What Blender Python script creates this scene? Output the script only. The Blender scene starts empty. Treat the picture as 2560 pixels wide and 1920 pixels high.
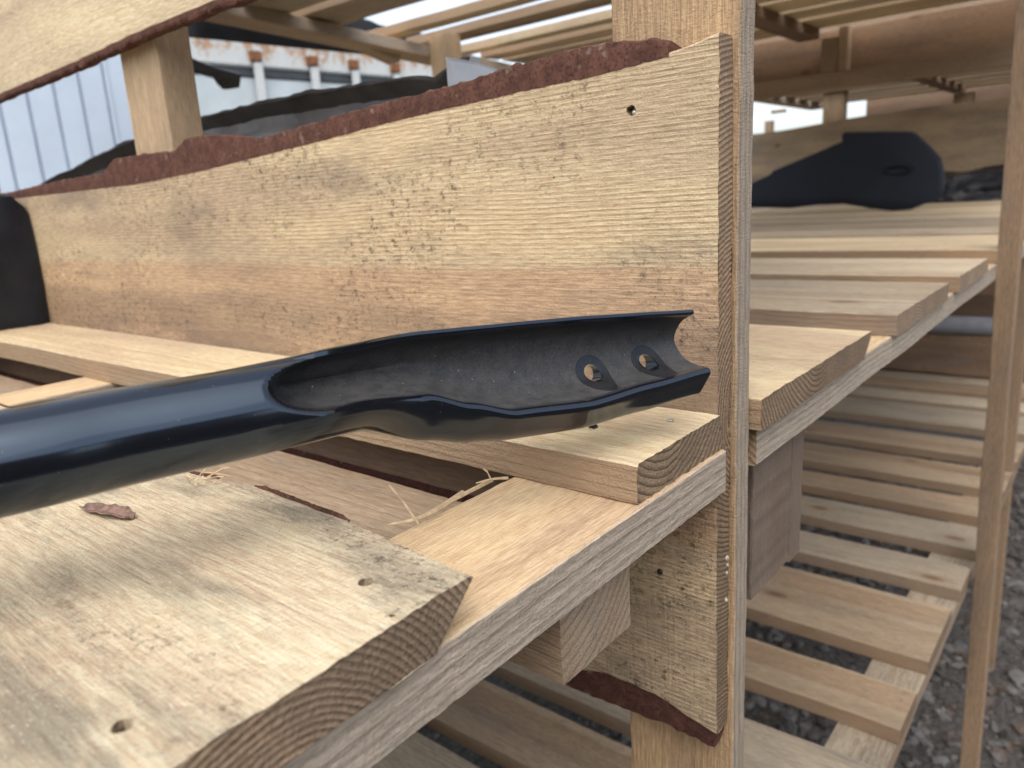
import bpy, bmesh, math, random
from mathutils import Vector, Matrix, noise
random.seed(7)
D = bpy.data
S = bpy.context.scene
COL = S.collection

# ------------------------------------------------------------------ camera, sky, sun, exposure
H = 1.40                        # the lens is 1.40 m above the gravel; all positions below are metres from the lens
F = 1890.0                      # focal length in photo pixels (2560 wide)
yaw, pit, rol = (math.radians(a) for a in (39.85, 13.75, 3.57))
FW = Vector((math.cos(pit)*math.cos(yaw), math.cos(pit)*math.sin(yaw), -math.sin(pit)))
RT0 = Vector((math.sin(yaw), -math.cos(yaw), 0))
DN0 = FW.cross(RT0)
RT = RT0*math.cos(rol) + DN0*math.sin(rol)
DN = DN0*math.cos(rol) - RT0*math.sin(rol)
cd = D.cameras.new('camera')
cam = D.objects.new('camera', cd)
COL.objects.link(cam)
M = Matrix.Identity(4)
for i, v in enumerate((RT, -DN, -FW)):
    for k in range(3):
        M[k][i] = v[k]
M.translation = (0, 0, H)
cam.matrix_world = M
cd.sensor_width = 36.0
cd.lens = F/2560*36
cd.clip_start = 0.01
cd.clip_end = 2000
cd.dof.use_dof = True
cd.dof.focus_distance = 0.43
cd.dof.aperture_fstop = 10.0
S.camera = cam

W = D.worlds.new('World')
S.world = W
W.use_nodes = True
wn = W.node_tree
sky = wn.nodes.new('ShaderNodeTexSky')
sky.sky_type = 'NISHITA'
sky.sun_disc = False
SUN = Vector((-0.62, -0.42, 1.15)).normalized()
sky.sun_elevation = math.asin(SUN.z)
sky.sun_rotation = math.atan2(SUN.x, SUN.y)
sky.air_density = 1.0
sky.dust_density = 3.0
sky.ozone_density = 1.0
hs = wn.nodes.new('ShaderNodeHueSaturation')
hs.inputs['Saturation'].default_value = 0.5
bg = wn.nodes['Background']
bg.inputs['Strength'].default_value = 0.15
wn.links.new(sky.outputs[0], hs.inputs['Color'])
wn.links.new(hs.outputs[0], bg.inputs['Color'])

sl = D.lights.new('sun', 'SUN')
sl.energy = 0.6
sl.angle = math.radians(85)
sl.color = (1.0, 0.90, 0.76)
so = D.objects.new('sun', sl)
COL.objects.link(so)
so.rotation_euler = SUN.to_track_quat('Z', 'Y').to_euler()
so.location = (-3, -4, 6)

S.view_settings.view_transform = 'Standard'
S.view_settings.look = 'None'
S.view_settings.exposure = 1.12
S.view_settings.gamma = 1.0
S.view_settings.use_curve_mapping = False
S.cycles.max_bounces = 8
S.cycles.use_denoising = True

# ------------------------------------------------------------------ pixels of the photograph to points
def ray(px, py):
    return RT*(px-1280) + DN*(py-960) + FW*F
def on_x(px, py, x):
    r = ray(px, py); return r*(x/r.x)
def on_y(px, py, y):
    r = ray(px, py); return r*(y/r.y)
def on_z(px, py, z):
    r = ray(px, py); return r*(z/r.z)
def at(px, py, depth):
    return ray(px, py)*(depth/F)

def nz(x, y=0.0, z=0.0):
    return noise.noise(Vector((x, y, z)))
def lerp(a, b, t):
    return a + (b-a)*t
def interp(tab, x):
    if x <= tab[0][0]: return tab[0][1]
    for (a, u), (b, v) in zip(tab, tab[1:]):
        if x <= b: return lerp(u, v, (x-a)/(b-a))
    return tab[-1][1]
def sstep(a, b, x):
    t = max(0.0, min(1.0, (x-a)/(b-a))); return t*t*(3-2*t)

# ------------------------------------------------------------------ node helpers
class NT:
    def __init__(s, name):
        s.m = D.materials.new(name); s.m.use_nodes = True
        s.t = s.m.node_tree; s.b = s.t.nodes['Principled BSDF']
    def n(s, kind, **kw):
        x = s.t.nodes.new('ShaderNode'+kind)
        for k, v in kw.items(): setattr(x, k, v)
        return x
    def put(s, sock, v):
        if isinstance(v, bpy.types.NodeSocket): s.t.links.new(v, sock)
        elif v is not None: sock.default_value = v
    def math(s, op, a, b=None, c=None, clamp=False):
        x = s.n('Math', operation=op, use_clamp=clamp)
        for i, v in enumerate((a, b, c)):
            if v is not None: s.put(x.inputs[i], v)
        return x.outputs[0]
    def vm(s, op, a, b=None, sc=None):
        x = s.n('VectorMath', operation=op)
        s.put(x.inputs[0], a)
        if b is not None: s.put(x.inputs[1], b)
        if sc is not None: s.put(x.inputs['Scale'], sc)
        return x.outputs['Value' if op in ('LENGTH', 'DISTANCE', 'DOT_PRODUCT') else 'Vector']
    def noise(s, vec, scale=1.0, detail=3.0, rough=0.55):
        x = s.n('TexNoise'); s.put(x.inputs['Vector'], vec)
        x.inputs['Scale'].default_value = scale; x.inputs['Detail'].default_value = detail; x.inputs['Roughness'].default_value = rough
        return x.outputs
    def mix(s, fac, a, b, mode='MIX'):
        x = s.n('Mix', data_type='RGBA', blend_type=mode)
        s.put(x.inputs[0], fac); s.put(x.inputs[6], rgba(a)); s.put(x.inputs[7], rgba(b))
        return x.outputs[2]
    def rng(s, v, a, b, c=0.0, d=1.0, smooth=True):
        x = s.n('MapRange', interpolation_type='SMOOTHSTEP' if smooth else 'LINEAR', clamp=True)
        s.put(x.inputs[0], v)
        for i, q in enumerate((a, b, c, d)): s.put(x.inputs[i+1], q)
        return x.outputs[0]
    def sep(s, v):
        x = s.n('SeparateXYZ'); s.put(x.inputs[0], v); return x.outputs
    def comb(s, x_, y_, z_):
        x = s.n('CombineXYZ')
        for i, v in enumerate((x_, y_, z_)): s.put(x.inputs[i], v)
        return x.outputs[0]
    def bump(s, h, dist, strength=1.0, normal=None):
        x = s.n('Bump'); s.put(x.inputs['Height'], h)
        x.inputs['Distance'].default_value = dist; x.inputs['Strength'].default_value = strength
        if normal is not None: s.put(x.inputs['Normal'], normal)
        return x.outputs[0]
def rgba(c):
    return (*c, 1.0) if isinstance(c, tuple) and len(c) == 3 else c

# ------------------------------------------------------------------ materials
def wood(name, light=(.56, .40, .24), dark=(.36, .21, .10), heart=None, pith=(0.0, -.07), pith_rand=.06, heart_r=.05,
         ring=.0042, contrast=.55, warp=.012, mold=.25, mold_s=1.0, stain=.15, stain_col=(.17, .155, .14), saw=.5, sawf=260.0, grey=0.0, grey_y=0.0,
         grey_col=(.30, .285, .265), end_dark=.8, bumpd=.0009, fuzz=.4, side=.25, fleck=.0, knots=.5, band=None, stain_t=(.50, .74)):
    """Solid rough-sawn softwood: rings round a pith that runs along the plank's own length (local x)."""
    k = NT(name)
    tc = k.n('TexCoord'); P = tc.outputs['Object']
    oi = k.n('ObjectInfo'); rnd = oi.outputs['Random']
    off = k.comb(k.math('MULTIPLY', rnd, 13.0), k.math('MULTIPLY', rnd, 7.3), k.math('MULTIPLY', rnd, 4.1))
    Q = k.vm('ADD', P, off)
    px, py, pz = k.sep(P)[0:3]
    nrm = k.sep(k.vm('ABSOLUTE', tc.outputs['Normal']))
    endm = k.rng(nrm[0], .6, .8)
    # rings
    w1 = k.noise(k.vm('MULTIPLY', Q, (1.6, 9, 9)), 1, 2)[1]
    w2 = k.noise(k.vm('MULTIPLY', Q, (5, 40, 40)), 1, 2)[1]
    wv = k.vm('ADD', k.vm('SCALE', k.vm('SUBTRACT', w1, (.5, .5, .5)), sc=warp*2), k.vm('SCALE', k.vm('SUBTRACT', w2, (.5, .5, .5)), sc=warp*.22))
    ry = k.math('MULTIPLY', k.math('SUBTRACT', rnd, .5), pith_rand*2)
    c0 = k.vm('SUBTRACT', k.vm('ADD', P, wv), k.comb(0.0, k.math('ADD', ry, pith[0]), pith[1]))
    r = k.vm('LENGTH', k.vm('MULTIPLY', c0, (0, 1, 1)))
    ph = k.math('FRACT', k.math('DIVIDE', r, ring))
    late = k.math('MULTIPLY', k.rng(ph, .35, .9), k.rng(ph, 1.0, .93))
    vary = k.rng(k.noise(k.comb(k.math('MULTIPLY', r, 60), 3.7, rnd), 1, 1)[0], .3, .7, .35, 1.0)
    late = k.math('MULTIPLY', late, vary)
    col = k.mix(k.math('MULTIPLY', late, k.math('ADD', contrast, k.math('MULTIPLY', endm, .3))), light, dark)
    if heart is not None:
        hm = k.rng(r, heart_r+.004, heart_r-.004)
        hc = k.mix(k.math('MULTIPLY', late, contrast), heart, tuple(c*.62 for c in heart))
        col = k.mix(hm, col, hc)
    # fibres and tone
    fib = k.noise(k.vm('MULTIPLY', Q, (60, 850, 850)), 1, 4, .6)[0]
    col = k.mix(.72, col, k.mix(k.rng(fib, .30, .70), (.33, .315, .30), (.65, .65, .65)), 'OVERLAY')
    tone = k.noise(k.vm('MULTIPLY', Q, (2.2, 12, 12)), 1, 4)[0]
    col = k.mix(.75, col, k.mix(k.rng(tone, .27, .73), (.33, .33, .35), (.66, .64, .60)), 'OVERLAY')
    if knots:
        kv = k.n('TexVoronoi', voronoi_dimensions='2D'); k.put(kv.inputs['Vector'], k.comb(k.math('MULTIPLY', k.sep(Q)[0], 2.6), k.math('MULTIPLY', k.sep(Q)[1], 5.5), 0.0)); kv.inputs['Scale'].default_value = 1.0
        kd = k.math('ADD', kv.outputs['Distance'], k.math('MULTIPLY', k.math('SUBTRACT', tone, .5), .05))
        on = k.math('MULTIPLY', k.math('LESS_THAN', k.sep(kv.outputs['Color'])[0], knots), k.math('SUBTRACT', 1.0, endm))
        kc = k.mix(k.rng(kd, .012, .045), (.085, .045, .025), (.20, .115, .06))
        col = k.mix(k.math('MULTIPLY', k.rng(kd, .062, .046), on), col, kc)
        col = k.mix(k.math('MULTIPLY', k.rng(kd, .15, .05, 0, .35), on), col, (.25, .15, .08))
    # blue stain, mould and dirt with their own shapes
    sm = k.rng(k.noise(k.vm('MULTIPLY', Q, (5, 17, 17)), 1, 6, .68)[0], *stain_t)
    col = k.mix(k.math('MULTIPLY', sm, stain), col, stain_col)
    if band:
        bn = k.noise(k.vm('MULTIPLY', Q, (4, 10, 10)), 1, 5, .65)[0]
        by = k.math('ADD', py, k.math('MULTIPLY', k.math('SUBTRACT', bn, .5), .13))
        bm_ = k.math('MULTIPLY', k.rng(by, band[0], band[0]+.02), k.rng(by, band[1], band[1]-.02))
        bm_ = k.math('MULTIPLY', bm_, k.rng(bn, .35, .6, .25, band[2]))
        col = k.mix(bm_, col, (.17, .125, .09))
    area = k.rng(k.noise(k.vm('MULTIPLY', Q, (7, 13, 13)), 1, 5, .6)[0], .40, .64, .10, 1.0)
    sp = k.rng(k.noise(k.vm('MULTIPLY', Q, (190*mold_s, 330*mold_s, 330*mold_s)), 1, 9, .8)[0], .505, .60)
    stk = k.rng(k.noise(k.vm('MULTIPLY', Q, (230, 16, 16)), 1, 2)[0], .40, .62, .35, 1.0)
    sp = k.math('MULTIPLY', sp, stk)
    sp2 = k.rng(k.noise(k.vm('MULTIPLY', Q, (520*mold_s, 640*mold_s, 640*mold_s)), 1, 6, .75)[0], .56, .65)
    spk = k.math('MULTIPLY', k.math('ADD', sp, sp2, clamp=True), k.math('MULTIPLY', area, mold))
    col = k.mix(spk, col, (.085, .062, .045))
    if fleck:
        fk = k.rng(k.noise(k.vm('MULTIPLY', Q, (380, 1300, 1300)), 1, 2)[0], .60, .70, 0, fleck)
        col = k.mix(fk, col, (.66, .60, .48))
    sd = k.math('MULTIPLY', k.rng(nrm[1], .6, .85), side)  # shade painted in: side faces browned to look less lit than the top
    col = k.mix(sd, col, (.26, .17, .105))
    # weathering
    if grey_y or grey:
        gy = k.math('MULTIPLY', k.rng(k.sep(tc.outputs['Normal'])[1], -.45, -.8), grey_y) if grey_y else 0.0
        gm = k.math('ADD', gy, k.math('MULTIPLY', k.rng(tone, .35, .65), grey), clamp=True)
        gl = k.mix(late, grey_col, tuple(c*.55 for c in grey_col))
        gl = k.mix(.8, gl, k.mix(k.rng(fib, .3, .7), (.36, .36, .36), (.64, .64, .64)), 'OVERLAY')
        col = k.mix(gm, col, gl)
    # sawn ends soak up dirt
    en = k.noise(k.vm('MULTIPLY', Q, (420, 420, 420)), 1, 3)[0]
    el = k.math('ADD', k.math('MULTIPLY', k.rng(ph, .25, .95), .85), k.math('MULTIPLY', k.rng(en, .7, .3), .35), clamp=True)
    ec = k.mix(el, (.33, .225, .14), (.075, .048, .032))
    ec = k.mix(k.rng(k.noise(k.vm('MULTIPLY', Q, (30, 30, 30)), 1, 3)[0], .35, .65), ec, k.mix(.5, ec, (.12, .085, .06)))
    col = k.mix(k.math('MULTIPLY', endm, end_dark), col, ec)
    k.put(k.b.inputs['Base Color'], col)
    k.b.inputs['Roughness'].default_value = .82
    k.b.inputs['Specular IOR Level'].default_value = .22
    s1 = k.noise(k.vm('MULTIPLY', Q, (sawf, 14, 14)), 1, 2)[0]
    s2 = k.noise(k.vm('MULTIPLY', Q, (sawf*2.5, 420, 420)), 1, 3)[0]
    h = k.math('ADD', k.math('MULTIPLY', late, .35), k.math('MULTIPLY', s1, saw))
    h = k.math('ADD', h, k.math('ADD', k.math('MULTIPLY', s2, fuzz), k.math('MULTIPLY', fib, .5)))
    h = k.math('ADD', h, k.math('MULTIPLY', k.math('ADD', k.math('MULTIPLY', en, .6), k.math('MULTIPLY', ph, -.8)), endm))
    k.put(k.b.inputs['Normal'], k.bump(h, bumpd, .8))
    return k.m

def bark_mat(name, c1=(.075, .034, .025), c2=(.135, .062, .043), c3=(.030, .017, .014)):
    k = NT(name)
    tc = k.n('TexCoord'); P = tc.outputs['Object']
    a = k.noise(k.vm('MULTIPLY', P, (28, 90, 90)), 1, 6, .65)[0]
    b = k.noise(k.vm('MULTIPLY', P, (180, 420, 420)), 1, 4, .6)[0]
    col = k.mix(k.rng(a, .32, .68), c1, c2)
    col = k.mix(k.rng(b, .52, .34, 0, .7), col, c3)
    gr = k.noise(k.vm('MULTIPLY', P, (60, 70, 70)), 1, 4)[0]
    col = k.mix(k.rng(gr, .62, .72, 0, .45), col, (.28, .22, .18))
    k.put(k.b.inputs['Base Color'], col)
    k.b.inputs['Roughness'].default_value = .85
    k.b.inputs['Specular IOR Level'].default_value = .2
    k.put(k.b.inputs['Normal'], k.bump(k.math('ADD', a, k.math('MULTIPLY', b, .35)), .0006, .7))
    return k.m

def plain(name, col, rough=.5, metal=0.0, spec=.5, var=.15, scale=20.0, bumpd=0.0, coat=0.0, dirt=None, dirt_amt=.4):
    k = NT(name)
    tc = k.n('TexCoord'); P = tc.outputs['Object']
    a = k.noise(P, scale, 5, .6)[0]
    lo = tuple(c*(1-var) for c in col); hi = tuple(min(1, c*(1+var)) for c in col)
    c = k.mix(k.rng(a, .3, .7), lo, hi)
    if dirt:
        b = k.noise(P, scale*.35, 6, .65)[0]
        c = k.mix(k.rng(b, .5, .72, 0, dirt_amt), c, dirt)
    k.put(k.b.inputs['Base Color'], c)
    k.put(k.b.inputs['Roughness'], k.rng(a, .2, .8, rough*.8, min(1, rough*1.2)))
    k.b.inputs['Metallic'].default_value = metal
    k.b.inputs['Specular IOR Level'].default_value = spec
    k.b.inputs['Coat Weight'].default_value = coat
    k.b.inputs['Coat Roughness'].default_value = .05
    if bumpd: k.put(k.b.inputs['Normal'], k.bump(k.noise(P, scale*4, 4)[0], bumpd, .6))
    return k.m

MW = {}
MW['slab'] = wood('slab_wood', knots=0, band=(-.005, .075, .55), light=(.55, .44, .29), dark=(.38, .27, .155), heart=(.50, .355, .225), pith=(0.0, .045), pith_rand=0, heart_r=.112, ring=.0034, contrast=.5,
                  warp=.010, mold=1.0, mold_s=.5, stain=.5, stain_t=(.48, .70), stain_col=(.17, .14, .115), saw=1.1, sawf=330, end_dark=.9, bumpd=.0014, fuzz=.8, fleck=.15)
MW['upper_slab'] = wood('upper_slab_wood', light=(.56, .47, .32), dark=(.46, .35, .215), ring=.006, contrast=.3, mold=.2, mold_s=.8, stain=.08, saw=.6, bumpd=.0008)
MW['wide'] = wood('wide_slat_wood', knots=0, light=(.66, .565, .395), dark=(.49, .395, .25), pith=(-.03, -.05), pith_rand=0, heart=(.46, .36, .24), heart_r=.03, ring=.0030, contrast=.4, warp=.010,
                  mold=1.0, mold_s=.5, stain=.72, stain_t=(.47, .66), stain_col=(.17, .15, .115), saw=.8, sawf=420, end_dark=.95, bumpd=.0014, fuzz=1.4, fleck=.6)
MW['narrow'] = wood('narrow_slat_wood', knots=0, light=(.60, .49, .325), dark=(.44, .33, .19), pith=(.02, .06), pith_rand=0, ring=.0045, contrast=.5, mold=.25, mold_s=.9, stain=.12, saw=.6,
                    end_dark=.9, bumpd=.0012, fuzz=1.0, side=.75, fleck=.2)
MW['beam'] = wood('beam_wood', knots=0, light=(.56, .415, .26), dark=(.41, .275, .15), pith=(.02, -.10), pith_rand=0, ring=.0050, contrast=.45, mold=.22, mold_s=.9, stain=.15, grey_y=.92, grey_col=(.36, .305, .245), saw=.5, bumpd=.0011, fuzz=1.0, fleck=.2, side=0)
MW['post'] = wood('post_wood', light=(.42, .30, .18), dark=(.32, .205, .115), pith=(.0, .03), pith_rand=.02, ring=.004, contrast=.5, mold=.25, stain=.2, grey_y=.9, grey_col=(.31, .26, .205), saw=.3, bumpd=.0011, fuzz=1.0)
MW['post2'] = wood('pale_post_wood', light=(.45, .34, .22), dark=(.36, .25, .14), pith_rand=.03, contrast=.4, mold=.15, stain=.12, saw=.3)
MW['joist'] = wood('joist_wood', knots=0, light=(.36, .265, .17), dark=(.25, .165, .095), pith=(.06, .09), pith_rand=0, ring=.006, contrast=.3, mold=.4, stain=.45, grey=.3, saw=.4, end_dark=.12, side=.1, bumpd=.0010)
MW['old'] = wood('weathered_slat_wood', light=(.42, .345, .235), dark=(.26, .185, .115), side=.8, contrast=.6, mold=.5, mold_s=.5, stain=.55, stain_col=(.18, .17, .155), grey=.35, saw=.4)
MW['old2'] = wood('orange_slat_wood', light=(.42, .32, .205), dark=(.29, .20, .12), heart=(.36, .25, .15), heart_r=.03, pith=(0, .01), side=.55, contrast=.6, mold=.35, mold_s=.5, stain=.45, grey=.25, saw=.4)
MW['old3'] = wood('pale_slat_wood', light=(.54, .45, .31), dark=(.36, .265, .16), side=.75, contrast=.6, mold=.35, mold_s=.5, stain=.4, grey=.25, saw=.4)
MW['red'] = wood('reddish_board_wood', light=(.25, .165, .105), dark=(.18, .11, .065), contrast=.4, mold=.2, stain=.25, saw=.3)
MW['far'] = wood('brown_board_wood', light=(.32, .245, .165), dark=(.22, .155, .095), contrast=.5, mold=.4, mold_s=.3, stain=.5, saw=.3)
MW['dark'] = wood('dark_board_wood', light=(.19, .13, .09), dark=(.13, .08, .05), contrast=.5, mold=.3, stain=.4, saw=.3)
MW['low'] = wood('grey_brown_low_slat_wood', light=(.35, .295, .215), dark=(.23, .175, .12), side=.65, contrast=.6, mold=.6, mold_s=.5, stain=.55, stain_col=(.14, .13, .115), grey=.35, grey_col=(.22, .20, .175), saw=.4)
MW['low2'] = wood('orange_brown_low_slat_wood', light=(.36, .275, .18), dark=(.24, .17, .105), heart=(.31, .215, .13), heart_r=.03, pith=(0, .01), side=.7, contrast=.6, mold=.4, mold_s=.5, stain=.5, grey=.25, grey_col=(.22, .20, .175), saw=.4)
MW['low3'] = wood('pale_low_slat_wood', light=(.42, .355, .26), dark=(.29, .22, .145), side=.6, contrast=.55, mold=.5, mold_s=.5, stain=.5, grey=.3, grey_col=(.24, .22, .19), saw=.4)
MW['brown'] = wood('brown_post_wood', light=(.25, .18, .12), dark=(.17, .11, .07), contrast=.5, mold=.3, stain=.3, saw=.3)
MBARK = bark_mat('red_pine_bark')
MBARK2 = bark_mat('dark_pine_bark', (.065, .027, .022), (.11, .047, .035), (.024, .013, .012))

# ------------------------------------------------------------------ object helpers
def link(name, me, parent=None, mat=None):
    o = D.objects.new(name, me); COL.objects.link(o)
    if mat is not None:
        for m_ in (mat if isinstance(mat, (list, tuple)) else [mat]): me.materials.append(m_)
    if parent is not None: o.parent = parent
    return o
def tag(o, label=None, cat=None, group=None, kind=None):
    for k_, v in (('label', label), ('category', cat), ('group', group), ('kind', kind)):
        if v: o[k_] = v
    return o
def empty(name, base):
    o = D.objects.new(name, None); COL.objects.link(o)
    o.location = (base[0], base[1], base[2]+H)
    o.empty_display_size = .1
    return o
def mesh(verts, faces, smooth=False, name='m'):
    me = D.meshes.new(name); me.from_pydata([tuple(v) for v in verts], [], faces); me.update()
    if smooth:
        for p in me.polygons: p.use_smooth = True
    return me
BASIS = {  # columns: the plank's length, width and thickness in the world
    'X': ((1, 0, 0), (0, 1, 0), (0, 0, 1)),        # a beam along the rack: width in y, thickness in z
    'Y': ((0, 1, 0), (-1, 0, 0), (0, 0, 1)),       # a slat from front to back: width in x, thickness in z
    'Ystand': ((0, 1, 0), (0, 0, 1), (1, 0, 0)),   # a board on edge: height = width
    'Z': ((0, 0, 1), (0, 1, 0), (-1, 0, 0)),       # a post: width in y, thickness in x
}
LM = {}
def place(o, basis, c, parent_base):
    m = Matrix.Identity(4)
    for i in range(3):
        for k in range(3): m[k][i] = basis[i][k]
    m.translation = Vector(c) - Vector(parent_base)
    o.matrix_local = m
    LM[o.name] = m.copy()

def plank_mesh(L, Wd, T, seg=12, nw=2, nt=1, jit=.0008, wob=.002, seed=0.0, lo=None, hi=None, tilt_lo=0.0, tilt_hi=0.0, endjit=0.0, cup=0.0, xends=None, cham=.0012, skew=0.0):
    """lo(x)/hi(x): extra width offset of the low and high edge; tilt: how far the bottom of that edge is set in (wane); skew: slant of the ends."""
    ring = []
    ec = min(.2, cham/Wd); et = min(.3, cham/T)
    cols = [0.0, ec] + [j/nw for j in range(1, nw)] + [1-ec, 1.0]
    nw = len(cols)-1
    for a in cols: ring.append((a, 1.0))                      # top, low -> high
    for j in range(1, nt): ring.append((1.0, 1-j/nt))
    for a in cols[::-1]: ring.append((a, 0.0))                # bottom, high -> low
    for j in range(1, nt): ring.append((0.0, j/nt))
    n = len(ring)
    V = []; Fc = []
    for i in range(seg+1):
        u = i/seg
        for (a, t) in ring:
            x = -L/2 + L*u
            el = -Wd/2 + (lo(x) if lo else 0) + wob*nz(x*5, seed, 1.3) + jit*nz(x*160, seed, 2.1)
            eh = Wd/2 + (hi(x) if hi else 0) + wob*nz(x*5, seed, 7.3) + jit*nz(x*160, seed, 5.1)
            el += (1-t)*tilt_lo*(1+.5*nz(x*9, seed, 3)); eh -= (1-t)*tilt_hi*(1+.5*nz(x*9, seed, 4))
            y = lerp(el, eh, a)
            z = (t-.5)*T + cup*((2*a-1)**2-.4) + jit*.7*nz(x*90, y*90, seed+t*5)
            if a in (0.0, 1.0): z -= (t-.5)*2*cham*.8
            x += skew*y
            if i in (0, seg) and endjit: x += endjit*(nz(y*220, z*220, seed+i) + .6*nz(y*700, z*500, seed+i))
            V.append((x, y, z))
    for i in range(seg):
        for j in range(n):
            a = i*n+j; b = i*n+(j+1) % n
            Fc.append((a, b, b+n, a+n))
    # ends as strips between the top and bottom edge so that they stay clean
    for e, s in ((0, 1), (seg, -1)):
        base = e*n
        top = [base+j for j in range(nw+1)]
        if nt == 1:
            bot = [base+nw+1+(nw-j) for j in range(nw+1)]
            for j in range(nw):
                f = (top[j], bot[j], bot[j+1], top[j+1])
                Fc.append(f if s < 0 else f[::-1])
        else:
            f = [base+j for j in range(n)]
            Fc.append(tuple(f if s > 0 else f[::-1]))
    me = mesh(V, Fc)
    bm = bmesh.new(); bm.from_mesh(me); bmesh.ops.recalc_face_normals(bm, faces=bm.faces); bm.to_mesh(me); bm.free()
    for p in me.polygons: p.use_smooth = True
    me.set_sharp_from_angle(angle=math.radians(28))
    return me

RB = Vector((2.3, .95, -1.4))
rack = empty('timber_rack', RB)
tag(rack, 'long open rack of rough sawn pine slats, beams, posts and wide bark-edged divider boards', 'rack')

def slat(x0, x1, z_top, mat, y0=.2, y1=1.78, T=.024, seg=10, name='slat', **kw):
    s = kw.pop('seed', random.uniform(0, 90))
    kw.setdefault('skew', random.uniform(-.03, .03))
    me = plank_mesh(y1-y0, x1-x0, T, seg, seed=s, **kw)
    o = link(name, me, rack, MW[mat])
    place(o, BASIS['Y'], ((x0+x1)/2, (y0+y1)/2, z_top-T/2), RB)
    return o
def beam(x0, x1, y0, y1, z0, z1, mat='beam', seg=16, slope=0.0, name='beam', **kw):
    me = plank_mesh(x1-x0, y1-y0, z1-z0, seg, seed=random.uniform(0, 90), **kw)
    o = link(name, me, rack, MW[mat])
    a = math.atan(slope)
    b = ((math.cos(a), 0, math.sin(a)), (0, 1, 0), (-math.sin(a), 0, math.cos(a)))
    place(o, b, ((x0+x1)/2, (y0+y1)/2, (z0+z1)/2), RB)
    return o
def post(x0, x1, y0, y1, z0, z1, mat='post', seg=14, lean=0.0, name='post', **kw):
    me = plank_mesh(z1-z0, y1-y0, x1-x0, seg, seed=random.uniform(0, 90), **kw)
    o = link(name, me, rack, MW[mat])
    b = ((0, math.sin(lean), math.cos(lean)), (0, math.cos(lean), -math.sin(lean)), (-1, 0, 0))
    place(o, b, ((x0+x1)/2, (y0+y1)/2, (z0+z1)/2), RB)
    return o
def board(x0, x1, y0, y1, z0, z1, mat, seg=16, name='divider_board', **kw):
    me = plank_mesh(y1-y0, z1-z0, x1-x0, seg, seed=random.uniform(0, 90), **kw)
    o = link(name, me, rack, MW[mat])
    place(o, BASIS['Ystand'], ((x0+x1)/2, (y0+y1)/2, (z0+z1)/2), RB)
    return o
def child_world(name, me, par, par_center, mat):
    """a sub-part whose mesh is already in lens metres, under a part placed with a basis"""
    o = link(name, me, par, mat)
    o.matrix_parent_inverse = Matrix.Identity(4)
    m = LM[par.name].copy(); m.translation = m.translation + RB
    o.matrix_local = m.inverted()
    return o

# ------------------------------------------------------------------ ground
def ground_mat():
    k = NT('gravel_earth')
    P = k.n('TexCoord').outputs['Object']
    a = k.noise(P, 9, 6, .6)[0]; b = k.noise(P, 70, 5, .65)[0]
    c = k.mix(k.rng(a, .35, .65), (.038, .030, .024), (.065, .056, .048))
    c = k.mix(k.rng(b, .35, .70, 0, .7), c, (.15, .14, .13))
    k.put(k.b.inputs['Base Color'], c); k.b.inputs['Roughness'].default_value = .95
    k.put(k.b.inputs['Normal'], k.bump(b, .02, .9))
    return k.m
gm = ground_mat()
g = link('ground', mesh([(-300, -300, 0), (300, -300, 0), (300, 300, 0), (-300, 300, 0)], [(0, 1, 2, 3)]), None, gm)
tag(g, kind='structure')

def stone_mat():
    k = NT('gravel_stone')
    P = k.n('TexCoord').outputs['Object']
    v = k.n('TexVoronoi'); k.put(v.inputs['Vector'], P); v.inputs['Scale'].default_value = 26
    cs = k.sep(v.outputs['Color'])[0]
    c = k.mix(k.rng(cs, .1, .9, smooth=False), (.040, .035, .031), (.14, .132, .124))
    c = k.mix(k.rng(k.sep(v.outputs['Color'])[1], .7, .8), c, (.080, .058, .043))
    k.put(k.b.inputs['Base Color'], k.mix(.6, c, k.noise(P, 160, 4)[0], 'OVERLAY'))
    k.b.inputs['Roughness'].default_value = .8
    return k.m
def gravel():
    bm = bmesh.new(); bmesh.ops.create_icosphere(bm, subdivisions=1, radius=1)
    bv = [v.co.copy() for v in bm.verts]; bf = [tuple(v.index for v in f.verts) for f in bm.faces]; bm.free()
    V = []; Fc = []
    rr = random.Random(3)
    for i in range(13000):
        if i % 3: x = rr.uniform(.8, 4.2); y = rr.uniform(-.9, 1.1)
        else: x = rr.uniform(.2, 6); y = rr.uniform(-2.5, 2.2)
        s = .005 + .020*rr.random()**2.6
        R_ = Matrix.Rotation(rr.uniform(0, 6.28), 3, 'Z') @ Matrix.Rotation(rr.uniform(-.5, .5), 3, 'X')
        sx, sy, sz = s*rr.uniform(.8, 1.5), s*rr.uniform(.7, 1.1), s*rr.uniform(.4, .8)
        o_ = len(V); sd = rr.uniform(0, 99)
        for v in bv:
            q = 1 + .35*nz(v.x*1.3+sd, v.y*1.3, v.z*1.3)
            w_ = R_ @ Vector((v.x*sx*q, v.y*sy*q, v.z*sz*q))
            V.append((w_.x+x, w_.y+y, w_.z+sz*.35))
        Fc += [tuple(a+o_ for a in f) for f in bf]
    return mesh(V, Fc)
o = link('gravel', gravel(), None, stone_mat())
tag(o, 'grey and brown gravel with chips scattered on the ground under the rack', 'gravel', kind='stuff')

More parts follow.
